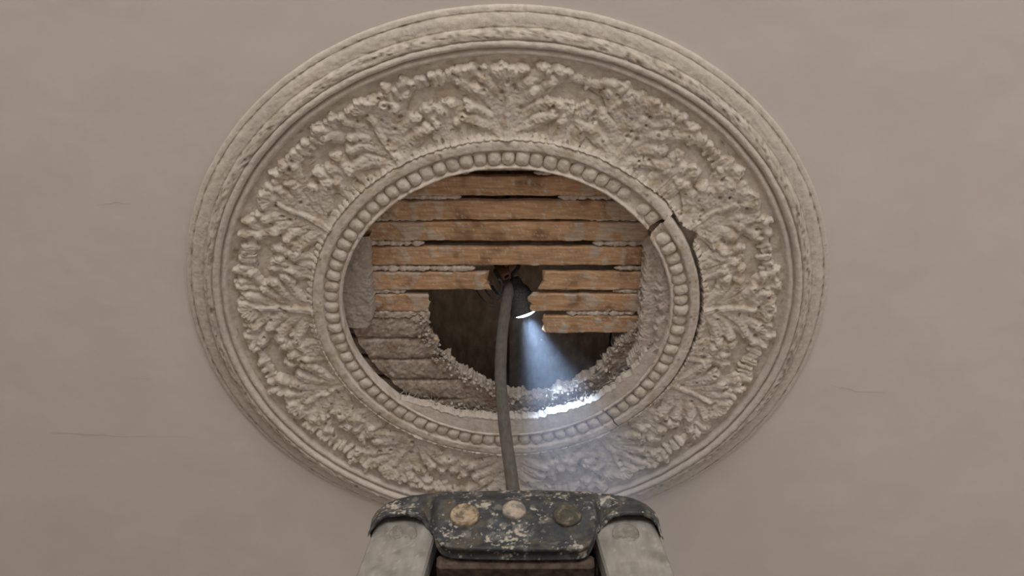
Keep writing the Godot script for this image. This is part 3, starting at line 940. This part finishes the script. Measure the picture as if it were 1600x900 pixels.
func build_ladder() -> void:
	var CZ := 0.10
	var ladder := thing("stepladder", "dusty grey stepladder with a paint-spattered dark cap under the hole", "stepladder", Vector3(0.0098, 0, 0.08))
	var off := ladder.position
	var top := PackedVector2Array([Vector2(-0.1402, 2.2846), Vector2(-0.1395, 2.2988), Vector2(-0.1353, 2.3106), Vector2(-0.1281, 2.3198), Vector2(-0.1153, 2.3281), Vector2(-0.0987, 2.3338), Vector2(-0.0752, 2.3375), Vector2(-0.0345, 2.3404), Vector2(0.0064, 2.3413), Vector2(0.0473, 2.3413), Vector2(0.0880, 2.3385), Vector2(0.1150, 2.3347), Vector2(0.1349, 2.3291), Vector2(0.1477, 2.3207), Vector2(0.1560, 2.3097), Vector2(0.1595, 2.2970), Vector2(0.1600, 2.2828)])
	var low := PackedVector2Array([Vector2(-0.1402, 2.2689), Vector2(-0.1374, 2.2758), Vector2(-0.1320, 2.2881), Vector2(-0.1241, 2.2961), Vector2(-0.1064, 2.2988), Vector2(-0.0943, 2.2970), Vector2(-0.0846, 2.2899), Vector2(-0.0760, 2.2758), Vector2(-0.0700, 2.2620), Vector2(-0.0645, 2.2543), Vector2(-0.0546, 2.2492), Vector2(-0.0321, 2.2476), Vector2(0.0064, 2.2467), Vector2(0.0449, 2.2467), Vector2(0.0738, 2.2476), Vector2(0.0823, 2.2518), Vector2(0.0880, 2.2620), Vector2(0.0940, 2.2758), Vector2(0.1019, 2.2881), Vector2(0.1110, 2.2961), Vector2(0.1226, 2.2997), Vector2(0.1424, 2.2988), Vector2(0.1505, 2.2935), Vector2(0.1554, 2.2828), Vector2(0.1570, 2.2723), Vector2(0.1600, 2.2637)])
	# front skin, rounded at its edges, then a rim that turns back, then the top that runs to the rear
	var g := G.new()
	var front := func(x: float, v: float) -> Vector3:
		var t := along(top, x)
		var b := along(low, x) + 0.004 * smoothstep(0.088, 0.076, absf(x - 0.0098))
		var y := lerpf(t, b, v)
		var edge := minf(minf(y - b, t - y), minf(x + 0.1402, 0.16 - x) * 0.7)
		var z := CZ - 0.006 * exp(-edge / 0.0045)
		var s := absf(x - 0.0098)
		z += 0.015 * smoothstep(0.090, 0.078 - 0.10 * maxf(0.0, 2.27 - y), s) * smoothstep(2.338, 2.318, y)                 # the middle plate stands proud
		z -= 0.004 * exp(-pow((s - 0.090) / 0.006, 2.0)) * smoothstep(2.332, 2.315, y)         # fold beside it
		z += 0.008 * smoothstep(0.080, 0.100, s) * smoothstep(0.016, 0.004, y - b)             # lip of the hood over each rail
		z += 0.006 * smoothstep(0.086, 0.074, s) * smoothstep(0.016, 0.003, y - b)              # turned-out bottom lip
		y -= maxf(z - CZ, 0.0) * 0.95                                                            # the plate leans with the rails
		return Vector3(x, y, z + 0.0007 * n_mid.get_noise_2d(x, y)) - off
	grid(g, 340, 96, func(u, v): return front.call(lerpf(-0.1402, 0.16, u), v), func(p): return cap_color(p + off), true)
	grid(g, 340, 6, func(u, v):                                   # under edge, turned back
		var x := lerpf(-0.1402, 0.16, u)
		var p: Vector3 = front.call(x, 1.0)
		return Vector3(p.x, p.y + 0.002 * sin(v * PI), lerpf(p.z, minf(p.z, CZ + 0.003 - off.z), v)), func(p): return cap_color(p + off), true)
	grid(g, 340, 14, func(u, v):                                  # the top, running to the rear
		var x := lerpf(-0.1402, 0.16, u)
		var p: Vector3 = front.call(x, 0.0)
		return Vector3(p.x, p.y + 0.003 * sin(v * PI * 0.5), lerpf(p.z, 0.02 - off.z, v)), func(p): return cap_color(p + off), false)
	grid(g, 340, 6, func(u, v):                                   # rear
		var x := lerpf(-0.1402, 0.16, u)
		var p: Vector3 = front.call(x, 0.0)
		return Vector3(p.x, lerpf(p.y + 0.003, minf(p.y, 2.27) - 0.02, v), 0.02 - off.z), func(p): return cap_color(p + off), false)
	put("cap", smooth_to_mesh(g), M.plastic, ladder)
	var tan_col := func(p: Vector3) -> Color: return Color(0.47, 0.385, 0.27).lerp(Color(0.15, 0.12, 0.085), 0.85 * smoothstep(0.0, 0.3, n_mid.get_noise_3dv(p * 1.5) + 0.5 * n_fine.get_noise_3dv(p))) * (1.0 + 0.25 * n_fine.get_noise_3dv(p))
	var white_col := func(p: Vector3) -> Color: return Color(0.50, 0.43, 0.35).lerp(Color(0.20, 0.19, 0.17), 0.8 * smoothstep(0.02, 0.3, n_mid.get_noise_3dv(p * 1.6) + 0.4 * n_fine.get_noise_3dv(p)))
	var dark_col := func(p: Vector3) -> Color: return Color(0.10, 0.095, 0.075).lerp(Color(0.30, 0.26, 0.19), 0.7 * smoothstep(0.1, 0.5, n_fine.get_noise_3dv(p)))
	put("bolt", bolt_mesh(0.0150, 0.0052, -0.55, 1, tan_col), M.rough, ladder, Vector3(-0.0413, 2.2832, CZ + 0.0145) - off).set_meta("label", "tan crusted bolt head")
	put("bolt", bolt_mesh(0.0122, 0.0055, 0.12, 2, white_col), M.rough, ladder, Vector3(0.0084, 2.2895, CZ + 0.0145) - off).set_meta("label", "plaster covered bolt head")
	put("bolt", bolt_mesh(0.0142, 0.0050, 0.12, 3, dark_col), M.rough, ladder, Vector3(0.0627, 2.2832, CZ + 0.0145) - off).set_meta("label", "dark grimy bolt head")
	# front rails: channels open to the rear, splayed sideways and leaning to the front
	for s in [-1.0, 1.0]:
		var w := 0.033
		var outline := PackedVector2Array()
		var points := [[-w, -0.026], [-w, -0.004], [-w + 0.002, -0.001], [-w + 0.006, 0.0]]
		for k in 19:
			points.append([lerpf(-w + 0.006, w - 0.006, (k + 1) / 20.0), 0.0003 * sin(PI * (k + 1) / 20.0)])
		for q in points + [[w - 0.006, 0.0], [w - 0.002, -0.001], [w, -0.004], [w, -0.026], [w - 0.003, -0.026], [w - 0.003, -0.006], [w - 0.007, -0.0035], [-w + 0.007, -0.0035], [-w + 0.003, -0.006], [-w + 0.003, -0.026]]:
			outline.append(Vector2(q[0], q[1]))
		var high := 2.315
		var a := Transform3D(Basis(), Vector3(s * (0.1157 - 0.115 * (high - 2.27)), high, CZ - 0.002 - 0.22 * (high - 2.27) - 0.0) - Vector3(0, 0, off.z))
		var b := Transform3D(Basis(), Vector3(s * (0.1157 + 0.115 * 2.27), 0.0, CZ - 0.002 + 0.22 * 2.27) - Vector3(0, 0, off.z))
		var rail := put("rail", extrude(outline, a, b, 560, func(p): return rail_color(p + Vector3(s, 0, 0))), M.rail, ladder)
		var spot := Vector3(s * 0.1148 - (0.002 if s > 0 else 0.0), 2.2755, CZ - 0.002 - 0.22 * 0.0055 + 0.0002 - off.z)
		put("rivet", bolt_mesh(0.0140, 0.0022, -0.5, 4 + int(s), func(p): return rail_color(p * 1.5) * 0.80), M.rough, rail, spot)
		var foot := box_mesh(Vector3(0.075, 0.03, 0.04), Transform3D(Basis(), Vector3(s * (0.1157 + 0.115 * 2.25), 0.0152, CZ + 0.22 * 2.26 - 0.013 - off.z)), 0.004)
		put("foot", foot, M.dark_plastic, rail)
		# rear leg
		var ra := Transform3D(Basis(), Vector3(s * 0.085, 2.25, 0.036 - off.z))
		var rb := Transform3D(Basis(), Vector3(s * 0.27, 0.0, -0.42 - off.z))
		put("rear_leg", extrude(PackedVector2Array([Vector2(-0.015, -0.01), Vector2(-0.015, 0.01), Vector2(0.015, 0.01), Vector2(0.015, -0.01)]), ra, rb, 40, rail_color), M.rail, ladder)
	put("cross_bar", box_mesh(Vector3(0.158, 0.017, 0.05), Transform3D(Basis(), Vector3(0, 2.2415, CZ - 0.028) - Vector3(0, 0, off.z)), 0.003), M.dusty_bar, ladder).set_meta("label", "dusty brown bar under the cap")
	put("hinge_block", box_mesh(Vector3(0.155, 0.06, 0.06), Transform3D(Basis(), Vector3(0, 2.202, CZ - 0.050) - Vector3(0, 0, off.z)), 0.004), M.dark_plastic, ladder)
	for k in 7:
		var y := 0.28 + k * 0.27
		var half := 0.1157 + 0.115 * (2.27 - y) - 0.036
		put("tread", box_mesh(Vector3(half * 2.0, 0.024, 0.085), Transform3D(Basis(), Vector3(0, y, CZ + 0.22 * (2.27 - y) - 0.05 - off.z)), 0.003), M.dusty_bar, ladder)
	for k in 2:
		var y := 0.5 + k * 0.9
		var half := lerpf(0.27, 0.085, y / 2.25) - 0.014
		put("rear_brace", box_mesh(Vector3(half * 2.0, 0.03, 0.008), Transform3D(Basis(), Vector3(0, y, lerpf(-0.42, 0.036, y / 2.25) - 0.012 - off.z)), 0.002), M.dark_plastic, ladder)

# ------------------------------------------------------------------ the room
func build_room() -> void:
	var g := G.new()
	var edge := func(u: float, far: float, y: float) -> Vector3:
		var a := u * TAU
		var d := Vector2(cos(a), sin(a))
		var x1 := 2.2 if d.x > 0 else 2.2
		var k := x1 / maxf(absf(d.x), 1e-6)
		k = minf(k, (4.0 if d.y > 0 else 2.4) / maxf(absf(d.y), 1e-6))
		return Vector3(d.x * lerpf(0.262, k, far), y, d.y * lerpf(0.262, k, far))
	grid(g, 720, 40, func(u, v):
		var p: Vector3 = edge.call(u, v * v, 0.0)
		p.y = TOP + 0.0012 * n_low.get_noise_3dv(p * 0.25) * smoothstep(0.45, 0.6, p.length())
		return p, null, true, true)
	grid(g, 720, 2, func(u, v): return edge.call(u, 0.0, TOP + 0.018 * (1.0 - v)), null, true, true)
	grid(g, 720, 4, func(u, v): return edge.call(u, 1.0 - v, TOP + 0.018), null, true, true)
	var ceiling := put("ceiling", smooth_to_mesh(g), M.paint)
	ceiling.set_meta("kind", "structure")
	# hairline cracks in the ceiling paint
	var cracks := [[Vector2(0.478, -0.148), Vector2(0.522, -0.162), Vector2(0.575, -0.165)], [Vector2(-0.705, -0.245), Vector2(-0.62, -0.252), Vector2(-0.50, -0.254), Vector2(-0.47, -0.258)], [Vector2(-0.585, -0.135), Vector2(-0.54, -0.138), Vector2(-0.5, -0.134)], [Vector2(-0.55, 0.165), Vector2(-0.52, 0.17), Vector2(-0.50, 0.168)]]
	for c in cracks:
		g = G.new()
		var pts := PackedVector3Array()
		for k in (c as Array).size() - 1:
			for j in 8:
				var q: Vector2 = (c[k] as Vector2).lerp(c[k + 1], j / 8.0)
				pts.append(Vector3(q.x, TOP, q.y + 0.003 * n_mid.get_noise_2d(q.x, q.y)))
		tube(g, pts, func(t, _a): return 0.00022 * (0.4 + sin(t * PI)), 5)
		put("hairline_crack", smooth_to_mesh(g), M.crack, ceiling)
	slab("floor", Vector3(4.4, 0.1, 6.4), Vector3(0, -0.05, 0.8), M.floor)
	slab("wall_left", Vector3(0.12, 3.0, 6.64), Vector3(-2.26, 1.5, 0.8), M.wall)
	slab("wall_far", Vector3(4.4, 3.0, 0.12), Vector3(0, 1.5, -2.46), M.wall)
	window_wall("wall_near", "window_1", 2.2, Rect2(-1.15, 0.75, 2.2, 1.8), Vector3(0, 0, 4.06), 0.0)
	window_wall("wall_right", "window_2", 3.32, Rect2(0.2, 0.85, 1.2, 1.6), Vector3(2.26, 0, 0.8), PI / 2)

# a wall with one window, built facing -z and turned about y
func window_wall(called: String, window: String, half: float, w: Rect2, at: Vector3, turn: float) -> void:
	var near := structure(called)
	near.position = at
	near.rotation.y = turn
	put("wall_panel", box_mesh(Vector3(w.position.x + half, 3.0, 0.12), Transform3D(Basis(), Vector3((w.position.x - half) / 2, 1.5, 0)), 0.001), M.wall, near)
	put("wall_panel", box_mesh(Vector3(half - w.end.x, 3.0, 0.12), Transform3D(Basis(), Vector3((w.end.x + half) / 2, 1.5, 0)), 0.001), M.wall, near)
	put("wall_panel", box_mesh(Vector3(w.size.x, w.position.y, 0.12), Transform3D(Basis(), Vector3(w.get_center().x, w.position.y / 2, 0)), 0.001), M.wall, near)
	put("wall_panel", box_mesh(Vector3(w.size.x, 3.0 - w.end.y, 0.12), Transform3D(Basis(), Vector3(w.get_center().x, (3.0 + w.end.y) / 2, 0)), 0.001), M.wall, near)
	var win := structure(window)
	win.rotation.y = turn
	win.position = at + Vector3(w.get_center().x, w.get_center().y, 0).rotated(Vector3.UP, turn)
	for s in [-1, 1]:
		put("frame", box_mesh(Vector3(0.06, w.size.y, 0.07), Transform3D(Basis(), Vector3(s * (w.size.x / 2 - 0.03), 0, 0)), 0.004), M.gloss, win)
		put("frame", box_mesh(Vector3(w.size.x - 0.12, 0.06, 0.07), Transform3D(Basis(), Vector3(0, s * (w.size.y / 2 - 0.03), 0)), 0.004), M.gloss, win)
	put("mullion", box_mesh(Vector3(0.05, w.size.y - 0.12, 0.06), Transform3D(), 0.004), M.gloss, win)
	for s in [-1, 1]:
		put("pane", box_mesh(Vector3(w.size.x / 2 - 0.085, w.size.y - 0.12, 0.004), Transform3D(Basis(), Vector3(s * (w.size.x / 4 - 0.0175), 0, 0)), 0.0005), M.glass, win)

func slab(called: String, size: Vector3, at: Vector3, m: Material) -> void:
	put(called, box_mesh(size, Transform3D(), 0.001), m, self, at).set_meta("kind", "structure")

var BEAM := 0.31

# ------------------------------------------------------------------
func _ready() -> void:
	# camera
	var cam := Camera3D.new()
	cam.name = "camera"
	add_child(cam)
	cam.position = Vector3(0.0064, 1.4163, 1.0304)
	cam.rotation_degrees = Vector3(54.1, 0, 0)
	cam.fov = 26.66
	cam.near = 0.02
	cam.far = 50.0
	cam.current = true
	# overcast sky, exposure
	var e := Environment.new()
	var sky := Sky.new()
	var sm := ProceduralSkyMaterial.new()
	sm.sky_top_color = Color(0.74, 0.77, 0.80)
	sm.sky_horizon_color = Color(0.80, 0.81, 0.82)
	sm.ground_bottom_color = Color(0.52, 0.49, 0.46)
	sm.ground_horizon_color = Color(0.62, 0.60, 0.58)
	sm.sun_angle_max = 0.0
	sky.sky_material = sm
	e.background_mode = Environment.BG_SKY
	e.sky = sky
	e.background_energy_multiplier = 1.0
	e.tonemap_mode = Environment.TONE_MAPPER_LINEAR
	e.tonemap_exposure = 0.765
	e.sdfgi_enabled = true
	e.ssao_enabled = true
	e.ssil_enabled = true
	e.volumetric_fog_enabled = true
	e.volumetric_fog_density = 0.0
	var we := WorldEnvironment.new()
	we.name = "environment"
	we.environment = e
	add_child(we)
	# daylight through the window
	for w in [[Vector3(-0.05, 1.65, 3.98), Vector2(2.05, 1.65), 0.0, 12.8], [Vector3(2.18, 1.65, 0.0), Vector2(1.05, 1.45), PI / 2, 1.15]]:
		var day := AreaLight3D.new()
		day.name = "window_daylight"
		add_child(day, true)
		day.position = w[0]
		day.rotation.y = w[2]
		day.area_size = w[1]
		day.light_color = Color(1.0, 1.0, 1.0)
		day.light_energy = w[3]
		day.area_range = 12.0
		day.area_attenuation = 2.0
		day.shadow_enabled = true

	n_low = make_noise(1, 9.0, 3)
	n_mid = make_noise(2, 45.0, 3)
	n_fine = make_noise(3, 150.0, 3)
	n_pit = make_noise(4, 120.0, 2)
	n_wood = make_noise(5, 14.0, 4)
	make_materials()
	build_room()
	build_void()
	build_rose()
	build_laths()
	build_plaster()
	build_ladder()
	build_cable()
	build_lamp()
	# dust hanging in the lamp's beam
	var fm := FogMaterial.new()
	fm.density = 0.98
	fm.albedo = Color(0.9, 0.92, 0.95)
	var fm2 := FogMaterial.new()
	fm2.density = 0.17
	fm2.albedo = Color(0.9, 0.92, 0.95)
	var cone := FogVolume.new()
	cone.name = "dust_beam"
	cone.shape = RenderingServer.FOG_VOLUME_SHAPE_CONE
	cone.size = Vector3(0.35, 0.35, 0.35)
	cone.material = fm
	cone.set_meta("kind", "stuff")
	tag(cone, "pale blue cone of dust glowing in the lamp beam inside the hole", "dust")
	add_child(cone, true)
	var side := AIM.cross(Vector3.UP).normalized()
	cone.transform = Transform3D(Basis(side, -AIM, side.cross(-AIM)), LENS + AIM * (0.175 - 0.034))
	var dust := FogVolume.new()
	dust.name = "dust_cloud"
	dust.shape = RenderingServer.FOG_VOLUME_SHAPE_ELLIPSOID
	dust.size = Vector3(0.56, 0.38, 0.62)
	dust.material = fm2
	dust.set_meta("kind", "stuff")
	tag(dust, "thin pale dust haze drifting over the rose at lower right beside the ladder", "dust")
	add_child(dust, true)
	dust.look_at_from_position(LENS + AIM * 0.40 + Vector3(0.05, 0.02, 0), LENS + AIM * 2.0, Vector3.UP)
	var rng := RandomNumberGenerator.new()
	rng.seed = 9
	var g := G.new()
	for k in 90:
		var l := rng.randf_range(0.03, 0.26)
		var off := Vector3(rng.randfn(), rng.randfn(), rng.randfn()) * (0.008 + 0.16 * l)
		crumb(g, LENS + AIM * l + off, rng.randf_range(0.00025, 0.0006), rng)
	var motes := put("dust_motes", flat_to_mesh(g), M.rough)
	motes.set_meta("kind", "stuff")
	tag(motes, "tiny bright specks of dust floating in the lamp beam", "dust")
